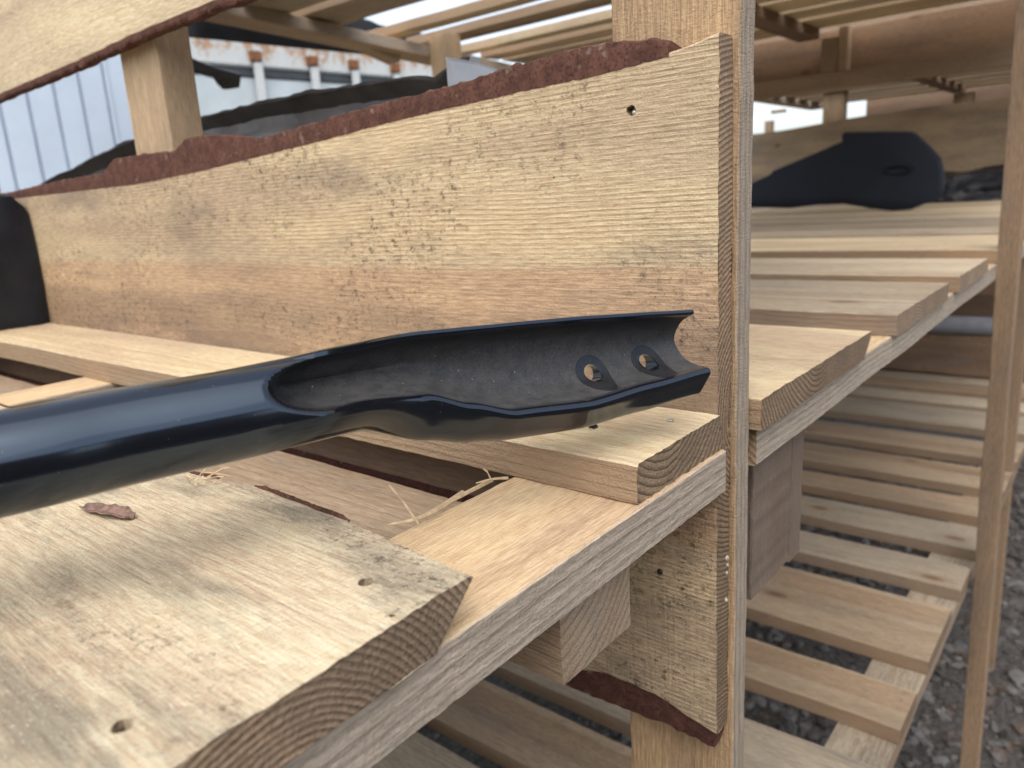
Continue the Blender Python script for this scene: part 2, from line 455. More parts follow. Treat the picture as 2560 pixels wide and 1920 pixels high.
# ------------------------------------------------------------------ cutting small holes into planks
def punch(o, cuts):
    """cuts: list of (local centre, local axis 'x'|'y'|'z', radius, length); ragged round holes"""
    dg = None
    for (c, ax, r, ln) in cuts:
        vs = []; fs = []; n = 14
        for s in (-1, 1):
            for i in range(n):
                a = 6.2832*i/n; q = r*(1+.28*nz(i*1.7, c[0]*50, s*.2))
                p = {'x': (s*ln/2, q*math.cos(a), q*math.sin(a)), 'y': (q*math.cos(a), s*ln/2, q*math.sin(a)), 'z': (q*math.cos(a), q*math.sin(a), s*ln/2)}[ax]
                vs.append((p[0]+c[0], p[1]+c[1], p[2]+c[2]))
        for i in range(n): fs.append((i, (i+1) % n, n+(i+1) % n, n+i))
        fs += [tuple(range(n))[::-1], tuple(range(n, 2*n))]
        me = mesh(vs, fs)
        bm = bmesh.new(); bm.from_mesh(me); bmesh.ops.recalc_face_normals(bm, faces=bm.faces); bm.to_mesh(me); bm.free()
        t = D.objects.new('cut', me); COL.objects.link(t)
        src = D.objects.new('src', o.data); COL.objects.link(src)
        md = src.modifiers.new('b', 'BOOLEAN'); md.operation = 'DIFFERENCE'; md.solver = 'EXACT'; md.object = t
        bpy.context.view_layer.update()
        new = D.meshes.new_from_object(src.evaluated_get(bpy.context.evaluated_depsgraph_get()))
        D.objects.remove(src); D.objects.remove(t)
        if len(new.polygons) > 10: o.data = new
def to_local(o, p):
    m = LM[o.name].copy(); m.translation = m.translation + RB
    return m.inverted() @ Vector(p)

def bark_strip(par, y0, y1, bot, top, xf, xb, mat, n=150, seed=0.0, up=1, rough=.0018):
    """bark left on a board's long edge: bot(y), top(y) in metres, from xf (sawn face) to xb"""
    V = []; Fc = []; K = 7
    for i in range(n+1):
        y = lerp(y0, y1, i/n)
        b, t = bot(y), top(y)
        h = t-b
        t2 = t + up*(rough*.9*nz(y*70, seed) + rough*.7*nz(y*210, seed, 4) + rough*.35*nz(y*600, seed, 4))
        pts = [(xf, b-up*.003), (xf, lerp(b, t2, .5)), (xf+.0008, t2-up*.0015), (xf+.004, t2+up*.001*nz(y*90, seed, 9)), (lerp(xf, xb, .6), t2-up*.001), (xb, lerp(b, t2, .55)), (xb, b-up*.003)]
        for q, (x, z) in enumerate(pts):
            d = (.0006*nz(y*240, q*3.1, seed) + .0006*nz(y*700, q*2.3, seed))
            V.append((x + (d if q not in (0, 1, 6) else d*.12), y, z + d))
    for i in range(n):
        for j in range(K):
            a = i*K+j; b_ = i*K+(j+1) % K
            Fc.append((a, b_, b_+K, a+K))
    Fc += [tuple(range(K))[::-1], tuple(range(n*K, n*K+K))]
    me = mesh(V, Fc)
    bm = bmesh.new(); bm.from_mesh(me); bmesh.ops.recalc_face_normals(bm, faces=bm.faces); bm.to_mesh(me); bm.free()
    return child_world('bark_edge', me, par, None, mat)

# ------------------------------------------------------------------ the near divider board (a full-width slab with bark on both edges)
TOP = [(.205, .088), (.22, .084), (.295, .079), (.364, .077), (.484, .072), (.592, .065), (.808, .053), (.961, .048), (1.344, .050), (1.75, .05)]
BTOP = [(.238, .089), (.25, .0925), (.294, .097), (.363, .0935), (.431, .088), (.533, .084), (.653, .076), (.694, .074), (.72, .079), (.78, .086), (.832, .087), (.86, .076), (.939, .079), (1.015, .079), (1.05, .064), (1.184, .064), (1.39, .058), (1.7, .06)]
LOW = [(.205, -.396), (.212, -.395), (.255, -.383), (.306, -.382), (.33, -.390), (.8, -.392), (1.75, -.38)]
yc, zc = (.205+1.70)/2, (-.39+.09)/2
slab = board(.457, .477, .205, 1.70, -.39, .09, 'slab', seg=260, nw=70, nt=3, jit=.0006, wob=0, endjit=.0011,
             hi=lambda x: interp(TOP, x+yc)-.09 + .0012*nz(x*40, 3), lo=lambda x: interp(LOW, x+yc)+.39 + .0015*nz(x*60, 8))
hp = on_x(1578, 277, .457)
punch(slab, [(to_local(slab, (.457, hp.y, hp.z)), 'z', .0036, .016)])
bark_strip(slab, .238, 1.69, lambda y: interp(TOP, y), lambda y: interp(BTOP, y), .4566, .474, MBARK, n=420, seed=2)
bark_strip(slab, .208, 1.69, lambda y: interp(LOW, y), lambda y: -.411+.004*nz(y*14), .4585, .480, MBARK2, n=300, seed=5, up=-1)

def nail(par, p, axis, r, ln, mat, name='nail'):
    """a round-headed nail: shank and domed head; p = centre of the head, axis points out of the wood"""
    ax = Vector(axis).normalized(); e1 = ax.orthogonal().normalized(); e2 = ax.cross(e1)
    prof = [(0, r*.45), (r*.6, r*.32), (r, 0), (r, -r*.25), (r*.45, -r*.35), (r*.42, -ln), (0, -ln)]
    V = []; Fc = []; n = 12
    for (q, h) in prof:
        for i in range(n):
            a = 6.2832*i/n
            V.append(Vector(p)+e1*(q*math.cos(a))+e2*(q*math.sin(a))+ax*h)
    for k_ in range(len(prof)-1):
        for i in range(n): Fc.append((k_*n+i, k_*n+(i+1) % n, (k_+1)*n+(i+1) % n, (k_+1)*n+i))
    me = mesh(V, Fc, True)
    bm = bmesh.new(); bm.from_mesh(me); bmesh.ops.remove_doubles(bm, verts=bm.verts, dist=1e-6); bmesh.ops.recalc_face_normals(bm, faces=bm.faces); bm.to_mesh(me); bm.free()
    return child_world(name, me, par, None, mat)
M_STEEL = plain('nail_steel', (.45, .47, .50), .35, 1.0, .5, .2, 300)
M_BLACKSTEEL = plain('black_nail', (.015, .016, .018), .3, .3, .5, .2, 300)
nail(slab, (.4600, hp.y-.0004, hp.z-.0008), (-1, -.1, .2), .0021, .02, M_STEEL)

for (px_, py_) in ((1666, 1322), (1651, 1428)):
    q_ = on_x(px_, py_, .4572); nail(slab, (.4562, q_.y, q_.z), (-1, -.2, .3), .0022, .02, M_BLACKSTEEL)
M_RESIN = plain('pale_resin', (.38, .33, .26), .3, 0, .5, .2, 200)
for (px_, py_, r_) in ((1816, 1395, .0022), (1817, 1412, .0014), (1815, 1432, .0015), (1814, 1500, .0018)):
    q_ = on_y(px_, py_, .2052)
    nail(slab, (min(.474, q_.x), .2045, q_.z), (-.2, -1, .2), r_, .003, M_RESIN, 'resin_drop')
# ------------------------------------------------------------------ slats of the near bay on the middle tier
ZS, ZB = -.147, -.171
c_y = .202
slatC = slat(.345, .4555, ZS, 'narrow', y0=.202, y1=1.70, seg=160, nw=36, nt=3, jit=.0007, wob=.002, endjit=.0011, seed=11.0, skew=0)
p1 = on_z(1675, 1052, ZS)
nail(slatC, (p1.x, p1.y, ZS+.0004), (.1, .2, 1), .0024, .02, M_STEEL)
p2 = on_z(1484, 1068, ZS)
nail(slatC, (p2.x, p2.y, ZS+.0012), (.3, -.45, .8), .0042, .03, M_BLACKSTEEL)
DE = [(.19, .203), (.201, .204), (.279, .212), (.373, .215), (.421, .207), (.6, .21), (1.8, .2)]
d0, d1, dy0, dy1 = -.062, .207, .194, 1.72
dyc = (dy0+dy1)/2
slatD = slat(d0, d1, -.1485, 'wide', y0=dy0, y1=dy1, T=.0235, seg=240, nw=80, nt=3, jit=.0006, wob=0, endjit=.0013, seed=23.0, skew=-.028,
             lo=lambda x: -(interp(DE, x+dyc)-.207) + .0008*nz(x*50, 4), tilt_lo=.024)
q1, q2, q3 = on_z(915, 1455, -.1485), on_z(307, 1815, -.1485), on_z(985, 1541, -.1485)
punch(slatD, [(to_local(slatD, (q1.x, q1.y, -.1485)), 'z', .0036, .014), (to_local(slatD, (q2.x, q2.y, -.1485)), 'z', .0035, .014), (to_local(slatD, (q3.x, q3.y+.001, -.1485)), 'z', .0012, .010)])
def dstrip(y0, y1, seed):
    V = []; Fc = []; n = 60; K = 6
    for i in range(n+1):
        y = lerp(y0, y1, i/n); e = sstep(0, .12, i/n)*sstep(1, .88, i/n)
        xe = interp(DE, y)-.0015; w_ = .0042*e*(1+.6*nz(y*120, seed)) + .0004
        for q, (x, z) in enumerate([(xe, -.1495), (xe+.0012, -.1478+.0012*e), (xe+w_*.8, -.1484), (xe+w_, -.1530), (xe-.004, -.160), (xe-.008, -.1555)]):
            V.append((x+.0008*nz(y*300, q, seed), y, z+.0007*nz(y*330, q+5, seed)))
    for i in range(n):
        for j in range(K): Fc.append((i*K+j, i*K+(j+1) % K, (i+1)*K+(j+1) % K, (i+1)*K+j))
    Fc += [tuple(range(K))[::-1], tuple(range(n*K, n*K+K))]
    child_world('bark_edge', mesh(V, Fc), slatD, None, MBARK)
dstrip(.285, .372, 1); dstrip(.40, .445, 2); dstrip(.46, .9, 3)

beamN = beam(-.85, .4562, .1995, .293, -.201, ZB-.0003, 'beam', seg=420, nw=14, nt=2, jit=.0005, wob=.001)
beam(-.85, .4562, .866, .936, -.201, ZB-.0003, 'beam')
beam(-.85, .4562, 1.60, 1.69, -.201, ZB-.0003, 'beam')
# joist under the beam, its end square to the front, with the spacer to the divider board
def along_y(x0, x1, y0, y1, z0, z1, mat, name, seg=24, **kw):
    me = plank_mesh(y1-y0, x1-x0, z1-z0, seg, seed=random.uniform(0, 90), **kw)
    o = link(name, me, rack, MW[mat]); place(o, BASIS['Y'], ((x0+x1)/2, (y0+y1)/2, (z0+z1)/2), RB); return o
along_y(.281, .352, .212, 1.70, -.2525, -.2015, 'joist', 'joist', seg=120, nw=20, nt=3, jit=.0008, endjit=.0006)
post(.404, .4565, .262, .32, -.268, -.2015, 'joist', seg=10, name='spacer_block', nw=6, jit=.0008)
led = along_y(.395, .4562, .33, 1.69, -.222, -.176, 'dark', 'ledger_strip', seg=60, jit=.001, tilt_lo=-.0)
bark_strip(led, .335, 1.68, lambda y: -.222, lambda y: -.236+.004*nz(y*17), .394, .44, MBARK2, n=120, seed=8, up=-1)

# neighbours of the near bay, out to the left
for (a, b) in ((-.33, -.10), (-.52, -.37), (-.80, -.57)):
    slat(a, b, ZS, random.choice(['old3', 'old']), y1=1.72, seg=20)

# ------------------------------------------------------------------ posts
post(.4775, .4995, .2005, .2915, -1.4, .95, 'post', seg=240, nw=10, nt=4, jit=.0008, wob=.001)
post(.4775, .520, .898, .990, -1.4, .95, 'post2', seg=30)
post(.4775, .515, 1.60, 1.69, -1.4, .95, 'post2', seg=20)
# upper divider board
UB = [(.2, .205), (.55, .204), (.738, .207), (.91, .206), (1.053, .201), (1.339, .197), (1.7, .2)]
yu = (.205+1.7)/2
ub = board(.4565, .4768, .205, 1.70, .205, .46, 'upper_slab', seg=160, nw=12, nt=2, jit=.0002, wob=0, lo=lambda x: interp(UB, x+yu)-.205+.001*nz(x*40))
bark_strip(ub, .21, 1.69, lambda y: interp(UB, y), lambda y: interp(UB, y)-.0080+.003*nz(y*25, 4), .4569, .4745, MBARK, n=260, seed=12, up=-1, rough=.002)

# ------------------------------------------------------------------ second and third bay, middle tier
hi_slats = [(.504, .786, 'narrow'), (.888, 1.172, 'old'), (1.25, 1.51, 'old3')]
for i, (a, b, m_) in enumerate(hi_slats):
    o = slat(a, b, ZS, m_, y0=.193, y1=1.76, seg=90, nw=24, nt=3, jit=.0008, wob=.004, endjit=.0012, skew=0, tilt_lo=.02 if i == 0 else 0)
for (a, b) in ((1.66, 2.04), (2.10, 2.37), (2.42, 2.70), (2.77, 3.08), (3.15, 3.42), (3.50, 3.80), (3.86, 4.14), (4.20, 4.46), (4.50, 4.78), (4.84, 5.1)):
    slat(a, b, ZS+random.uniform(-.001, .003), random.choice(['old3', 'old3', 'narrow', 'old']), y0=.20+random.uniform(-.005, .02), y1=1.76, seg=16, wob=.004)
beam(.512, 2.74, .1985, .289, -.201, ZB-.0003, 'beam', seg=300, nw=6, nt=2, jit=.0007, wob=.002)
beam(2.80, 5.2, .20, .29, -.201, ZB-.0003, 'beam')
for x0, x1 in ((.522, 2.74), (2.80, 5.2)):
    beam(x0, x1, .866, .936, -.201, ZB-.0003, 'beam'); beam(x0, x1, 1.60, 1.69, -.201, ZB-.0003, 'beam')
# gusset blocks under that beam beside the near post
post(.531, .6155, .2100, .232, -.322, -.2035, 'dark', seg=30, name='gusset_block', nw=10, nt=2, jit=.0009)
post(.623, .652, .2120, .262, -.330, -.205, 'joist', seg=24, name='gusset_block', nw=6, nt=2, jit=.0009)
MW_g = wood('grey_block_wood', light=(.145, .115, .092), dark=(.085, .065, .052), contrast=.6, mold=.2, stain=.3, grey=.4, saw=.3, bumpd=.0012, grey_col=(.14, .122, .108))
for o in list(rack.children):
    if o.name.startswith('gusset_block'): o.data.materials[0] = MW_g

# ------------------------------------------------------------------ lower tier
ZL = -.79
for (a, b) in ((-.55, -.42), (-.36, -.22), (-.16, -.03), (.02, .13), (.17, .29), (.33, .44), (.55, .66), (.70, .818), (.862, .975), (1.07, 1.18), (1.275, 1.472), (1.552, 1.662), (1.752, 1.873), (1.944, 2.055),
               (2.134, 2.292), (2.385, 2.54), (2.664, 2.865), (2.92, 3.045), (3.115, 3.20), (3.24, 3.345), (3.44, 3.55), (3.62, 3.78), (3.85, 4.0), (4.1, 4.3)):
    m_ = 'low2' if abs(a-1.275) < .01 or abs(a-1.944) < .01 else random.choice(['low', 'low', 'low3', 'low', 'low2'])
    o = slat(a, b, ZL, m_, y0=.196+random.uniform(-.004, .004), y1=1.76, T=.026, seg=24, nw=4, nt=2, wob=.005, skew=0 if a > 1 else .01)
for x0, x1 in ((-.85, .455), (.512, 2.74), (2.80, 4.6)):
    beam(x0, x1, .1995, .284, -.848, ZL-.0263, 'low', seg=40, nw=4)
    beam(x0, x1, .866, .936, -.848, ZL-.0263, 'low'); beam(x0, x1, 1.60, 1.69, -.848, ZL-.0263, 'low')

# posts at the front of the far bays
post(1.66, 1.70, .1635, .1975, -1.4, .95, 'brown', seg=30, lean=.014)
post(2.30, 2.335, .198, .230, -1.4, .95, 'brown', seg=30, lean=.004)

# ------------------------------------------------------------------ upper tier
ZU = .472
ups = [(.54, .68), (.73, .87), (.91, 1.06), (1.10, 1.24), (1.28, 1.42), (1.60, 1.655), (1.755, 1.845), (1.975, 2.03), (2.10, 2.185),
       (2.215, 2.345), (2.375, 2.49), (2.53, 2.70), (2.81, 2.95), (2.99, 3.12), (3.17, 3.31), (3.36, 3.5), (3.56, 3.72), (3.77, 3.9), (3.96, 4.12), (4.18, 4.33), (4.38, 4.52), (4.6, 4.76), (4.82, 4.98), (5.04, 5.2), (5.26, 5.42)]
for (a, b) in ups:
    slat(a, b, ZU+.024, random.choice(['old3', 'narrow', 'old2', 'upper_slab']), y1=1.80, seg=16, wob=.006, skew=random.uniform(-.02, .02))
for x0, x1 in ((.522, 2.70), (2.80, 5.3)):
    beam(x0, x1, .2, .29, .441, ZU-.0003, 'beam'); beam(x0, x1, .868, .935, .441, ZU-.0003, 'dark')
beam(.522, 2.35, 1.655, 1.745, .428, .458, 'beam', slope=-.046)
beam(2.45, 5.3, 1.66, 1.745, .441, ZU-.0003, 'beam')
post(1.70, 1.765, 1.585, 1.65, -1.4, .47, 'post2', seg=14)
# reddish board, rail and stub at the far end of the second bay
board(2.765, 2.79, .20, 1.75, .338, ZU-.001, 'red', seg=20)
along_y(2.70, 2.748, .20, 1.75, .283, .335, 'far', 'rail')
post(2.705, 2.760, .815, .862, .3355, .4405, 'far', seg=6, name='stub_post')
post(2.715, 2.760, .785, .813, .3355, .4700, 'post2', seg=6, name='stub_post')

# ------------------------------------------------------------------ far divider of the third bay
XF = 4.60
FT = [(.15, .345), (.6, .335), (1.0, .33), (1.5, .30), (1.8, .285)]
yf = (.15+2.3)/2
board(XF, XF+.03, .15, 2.3, -.03, .33, 'far', seg=60, nw=6, wob=.008, hi=lambda x: interp(FT, x+yf)-.33)
post(4.64, 4.70, 1.345, 1.46, -1.4, .47, 'far')
post(4.64, 4.70, .25, .34, -1.4, .47, 'far')
post(5.32, 5.40, .83, .93, -1.4, .44, 'far')
t1, t2 = on_x(1928, 246, 5.2), on_x(1962, 280, 5.2)
board(5.2, 5.23, t2.y, t1.y, t2.z, .46, 'red', seg=4)
t1, t2 = on_x(1914, 290, 5.25), on_x(1932, 340, 5.25)
post(5.235, 5.27, t2.y, t1.y, -1.4, .40, 'far', seg=8)
board(5.55, 5.58, -.3, 1.47, .10, .66, 'dark', seg=8)
# boards on edge on the lower tier
board(3.365, 3.42, .10, 1.76, -.7895, -.632, 'dark', seg=50, nw=4, wob=.016, name='edge_board')
board(3.72, 3.75, .05, 1.76, -.52, -.215, 'red', seg=30, nw=4, wob=.012, name='edge_board')
board(4.5, 4.53, .05, 1.76, -.7895, -.50, 'dark', seg=20, nw=4, wob=.012, name='edge_board')

# ------------------------------------------------------------------ the black steel bar with its flattened, drilled end
DT = .040
def axis_points():
    pts = [at(0, 1160, .283), at(320, 1090, .308), at(640, 1027, .334), at(850, 985, .353), at(1050, 948, .374), at(1300, 911, .402), at(1500, 884, .428), at(1722, 857, .462)]
    w_ = (pts[0]-pts[2]).normalized()
    a = pts[0]+w_*.10
    b = a + w_*.07 + Vector((0, 0, -.004))
    c = b + w_*.09; c.z = -.1262
    d = c + w_*.10; d.z = -.1266
    e = d + w_*.06; e.z = -.1266
    return [e, d, c, b, a] + pts
AP = axis_points()
def cr(p0, p1, p2, p3, t):
    return .5*((2*p1)+(-p0+p2)*t+(2*p0-5*p1+4*p2-p3)*t*t+(-p0+3*p1-3*p2+p3)*t**3)
path = []
for i in range(len(AP)-1):
    p0 = AP[max(0, i-1)]; p3 = AP[min(len(AP)-1, i+2)]
    n_ = 14 if i < 5 else 22
    for j in range(n_): path.append(cr(p0, AP[i], AP[i+1], p3, j/n_))
path.append(AP[-1])
# arc length measured from the point that shows at the photo's left border
Ls = [0.0]
for a, b in zip(path, path[1:]): Ls.append(Ls[-1]+(b-a).length)
i0 = min(range(len(path)), key=lambda i: (path[i]-AP[5]).length)
Ls = [l-Ls[i0] for l in Ls]
TIP = Ls[-1]
NO, NI = 56, 40
def crl(pts, n):
    """smooth open polyline through pts, resampled to n points of even spacing"""
    q = []
    for i in range(len(pts)-1):
        a, b, c, d = pts[max(0, i-1)], pts[i], pts[i+1], pts[min(len(pts)-1, i+2)]
        for j in range(8): q.append(cr(a, b, c, d, j/8))
    q.append(pts[-1])
    L = [0.0]
    for a, b in zip(q, q[1:]): L.append(L[-1]+(b-a).length)
    out = []; k = 0
    for i in range(n):
        t = L[-1]*i/(n-1)
        while k < len(L)-2 and L[k+1] < t: k += 1
        out.append(q[k].lerp(q[k+1], (t-L[k])/max(1e-9, L[k+1]-L[k])))
    return out
def circ(a0, a1, n, r=20.0):
    return [Vector((r*math.cos(math.radians(lerp(a0, a1, i/(n-1)))), r*math.sin(math.radians(lerp(a0, a1, i/(n-1)))))) for i in range(n)]
def keysec(pt, lb, sb):
    mid = (pt+sb)/2
    out = [(pt-2.0, 7.6), (pt-.3, 6.6), (pt, 4.4), (pt-.3, 1.5), (pt-3.5, -7), (pt-10, -12.5), (mid+4, -15.5), (mid-4, -16), (sb+13, -14), (sb+4.5, -9), (sb, -2), (sb+.8, 4), (lerp(sb, lb, .5), 10.5), (lb-3.2, 14.4), (lb-1.0, 15.6), (lb+.5, 15.0)]
    inn = [(lb+1.5, 13.6), (lb+2.4, 9.5), (lb+5, 1), (lb+9, -6), (lb+15, -10.5), (lerp(lb, pt, .55), -12.5), (pt-11, -9.5), (pt-6.4, -4), (pt-4.2, 2), (pt-3.4, 6.2)]
    o = crl([Vector(p) for p in out], NO)
    n = crl([o[-1]]+[Vector(p) for p in inn]+[o[0]], NI+2)[1:-1]
    return o, n
AT, AB = 22.0, 116.0
C_OUT = circ(AT, AT-(360-(AB-AT)), NO); C_IN = circ(AB, AT, NI+2)[1:-1]
K1 = ([p_+Vector((1.8, 0)) for p_ in circ(AT, AT-(360-(AB-AT)), NO, 20.7)], keysec(22.2, -6.8, -20.5)[1])
K0 = ([p_+Vector((.8, 0)) for p_ in C_OUT], C_IN)
def pix(P):
    c = (P.dot(RT), P.dot(DN), P.dot(FW)); return 1280+F*c[0]/c[2], 960+F*c[1]/c[2]
PX = [pix(p)[0] if p.dot(FW) > .05 and Ls[i] > -.01 else -200-i for i, p in enumerate(path)]
KS = [(-9e9, (C_OUT, C_IN)), (560, (C_OUT, C_IN)), (720, K0), (880, K1), (1040, keysec(23.5, -9.5, -30)), (1138, keysec(23.0, -17, -35)), (1243, keysec(22.6, -24, -38)), (1427, keysec(22, -26, -39.5)), (1584, keysec(21, -21.5, -36)), (1722, keysec(20, -17.5, -32))]
def section(i):
    p = path[i]; a = (path[min(i+1, len(path)-1)]-path[max(i-1, 0)]).normalized()
    vc = (Vector((0, 0, 0))-p if Ls[i] > .0 else -path[i0])
    vc = (vc-a*vc.dot(a)).normalized()
    u = a.cross(vc); u = u if u.z > 0 else -u
    return p, a, vc, u
V = []; dust = []; rows = []
for i in range(len(path)):
    p, a, o_, u = section(i); x = PX[i]
    for (xa, sa), (xb, sb2) in zip(KS, KS[1:]):
        if x <= xb or xb == KS[-1][0]: break
    t = 0.0 if xa < -1e8 else sstep(0, 1, max(0, min(1, (x-xa)/(xb-xa))))*.5 + .5*max(0, min(1, (x-xa)/(xb-xa)))
    row = []
    for k in range(NO):
        q = sa[0][k].lerp(sb2[0][k], t); V.append(p+u*(q.x/1000)+o_*(q.y/1000)); dust.append(0.0); row.append(len(V)-1)
    for k in range(NI):
        v = 2*k/(NI-1)-1
        if x < 880:
            x0 = 650+120*abs(v)**2.2
            s_ = sstep(x0, x0+78+34*abs(v), x)
            q = C_IN[k].lerp(K1[1][k], s_)
        else:
            q = sa[1][k].lerp(sb2[1][k], t); s_ = 1.0
        V.append(p+u*(q.x/1000)+o_*(q.y/1000)); dust.append(s_*sstep(1.0, .80, abs(v))); row.append(len(V)-1)
    rows.append(row)
Fc = []
n = len(rows[0])
for r0, r1 in zip(rows, rows[1:]):
    for j in range(n): Fc.append((r0[j], r0[(j+1) % n], r1[(j+1) % n], r1[j]))
r1 = rows[-1]                                                   # the cut end: strips between back wall and pressed-in wall
outer = r1[:NO]; inner = r1[NO:][::-1]
ii = [0]+[1+round((NI-1)*k/(NO-3)) for k in range(NO-2)]+[NO]
for k in range(NO-1):
    def inn_(q): return outer[0] if q == 0 else outer[-1] if q == NO-1 else inner[min(NI-1, round((NI-1)*(q-1)/(NO-3)))]
    f = [outer[k], outer[k+1], inn_(k+1), inn_(k)]
    f = [q for z_, q in enumerate(f) if q not in f[:z_]]
    if len(f) > 2: Fc.append(tuple(f))
Fc.append(tuple(rows[0]))
me = mesh(V, Fc, True, 'bar')
at_ = me.attributes.new('dust', 'FLOAT', 'POINT'); at_.data.foreach_set('value', dust)
bm = bmesh.new(); bm.from_mesh(me); bmesh.ops.recalc_face_normals(bm, faces=bm.faces); bm.to_mesh(me); bm.free()
# bolt holes where the photo has them
holes = []
for hx, pp_ in ((1477, -10.6), (1604, -8.7)):
    best = min(range(i0, len(path)), key=lambda i: abs(pix((lambda s: s[0]+s[3]*(pp_/1000)-s[2]*.012)(section(i)))[0]-hx))
    p, a, o_, u = section(best)
    holes.append((p+u*(pp_/1000)-o_*.0140, o_, u, a))
base = path[0].copy()
for v in me.vertices: v.co -= base

def bar_mat():
    k = NT('black_gloss_paint')
    P = k.n('TexCoord').outputs['Object']
    ds = k.n('Attribute', attribute_name='dust').outputs['Fac']
    n1 = k.noise(P, 120, 7, .7)[0]; n2 = k.noise(P, 900, 4, .6)[0]; n3 = k.noise(P, 1400, 2)[0]
    clean = None
    for (c, o_, u, a) in holes:
        q = k.vm('SUBTRACT', P, tuple(c-base))
        d = k.vm('LENGTH', k.vm('SUBTRACT', q, k.vm('SCALE', tuple(o_), sc=k.vm('DOT_PRODUCT', q, tuple(o_)))))
        m_ = k.math('MULTIPLY', k.rng(d, .0112, .0102), k.rng(d, .0098, .0104, .75, 1.0))
        clean = m_ if clean is None else k.math('MAXIMUM', clean, m_)
    dm = k.math('MULTIPLY', ds, k.rng(n1, .30, .66, .6, 1.0))
    dm = k.math('MULTIPLY', dm, k.rng(n2, .30, .62, .6, 1.0))
    dm = k.math('MULTIPLY', dm, k.math('SUBTRACT', 1.0, k.math('MULTIPLY', clean, .85)))
    col = k.mix(dm, (.005, .0055, .008), (.070, .066, .062))
    chips = k.rng(k.noise(P, 600, 2)[0], .735, .76)
    col = k.mix(k.math('MULTIPLY', chips, k.math('ADD', .2, k.math('MULTIPLY', ds, .7))), col, (.32, .29, .25))
    k.put(k.b.inputs['Base Color'], col)
    k.put(k.b.inputs['Roughness'], k.math('ADD', k.math('ADD', .15, k.math('MULTIPLY', dm, .5)), k.math('MULTIPLY', ds, .16)))
    k.put(k.b.inputs['Specular IOR Level'], k.math('SUBTRACT', .75, k.math('MULTIPLY', ds, .45)))
    k.b.inputs['Specular Tint'].default_value = (.50, .72, 1.0, 1)
    k.put(k.b.inputs['Coat Weight'], k.math('SUBTRACT', .35, k.math('MULTIPLY', ds, .35), clamp=True))
    k.b.inputs['Coat Roughness'].default_value = .09
    hgt = k.math('ADD', k.math('MULTIPLY', k.noise(P, 28, 2)[0], .6), k.math('MULTIPLY', k.math('MULTIPLY', n2, ds), .12))
    k.put(k.b.inputs['Normal'], k.bump(hgt, .0012, .35))
    return k.m
bar = link('metal_bar', me, None, bar_mat())
bar.location = (base.x, base.y, base.z+H)
for (c, o_, u, a) in holes:
    vs = []; fs = []; nn = 28
    for s in (-1, 1):
        for i in range(nn):
            ang = 6.2832*i/nn
            vs.append(c-base + o_*(s*.012) + u*(.0052*math.cos(ang)) + a*(.0052*math.sin(ang)))
    for i in range(nn): fs.append((i, (i+1) % nn, nn+(i+1) % nn, nn+i))
    fs += [tuple(range(nn)), tuple(range(nn, 2*nn))]
    cm = mesh(vs, fs)
    bm = bmesh.new(); bm.from_mesh(cm); bmesh.ops.recalc_face_normals(bm, faces=bm.faces); bm.to_mesh(cm); bm.free()
    t = D.objects.new('cut', cm); COL.objects.link(t); t.location = bar.location
    md = bar.modifiers.new('b', 'BOOLEAN'); md.operation = 'DIFFERENCE'; md.solver = 'EXACT'; md.object = t
    bpy.context.view_layer.update()
    nm = D.meshes.new_from_object(bar.evaluated_get(bpy.context.evaluated_depsgraph_get()))
    bar.modifiers.clear(); D.objects.remove(t)
    if len(nm.polygons) > 200: bar.data = nm
for p in bar.data.polygons: p.use_smooth = True
bar.data.set_sharp_from_angle(angle=math.radians(42))
tag(bar, 'glossy black steel bar with one flattened trough-shaped end drilled with two bolt holes', 'metal bar')

# ------------------------------------------------------------------ things lying in the rack
def shell(rings, thick_dir=None, smooth=True):
    """loft closed rings of points"""
    V = [p for r in rings for p in r]; n = len(rings[0]); Fc = []
    for i in range(len(rings)-1):
        for j in range(n): Fc.append((i*n+j, i*n+(j+1) % n, (i+1)*n+(j+1) % n, (i+1)*n+j))
    Fc += [tuple(range(n))[::-1], tuple(range((len(rings)-1)*n, len(rings)*n))]
    me = mesh(V, Fc, smooth)
    bm = bmesh.new(); bm.from_mesh(me); bmesh.ops.recalc_face_normals(bm, faces=bm.faces); bm.to_mesh(me); bm.free()
    me.set_sharp_from_angle(angle=math.radians(40))
    return me
def part_at(name, me, par, base, mat):
    for v in me.vertices: v.co -= Vector(base)
    me.update()
    return link(name, me, par, mat)

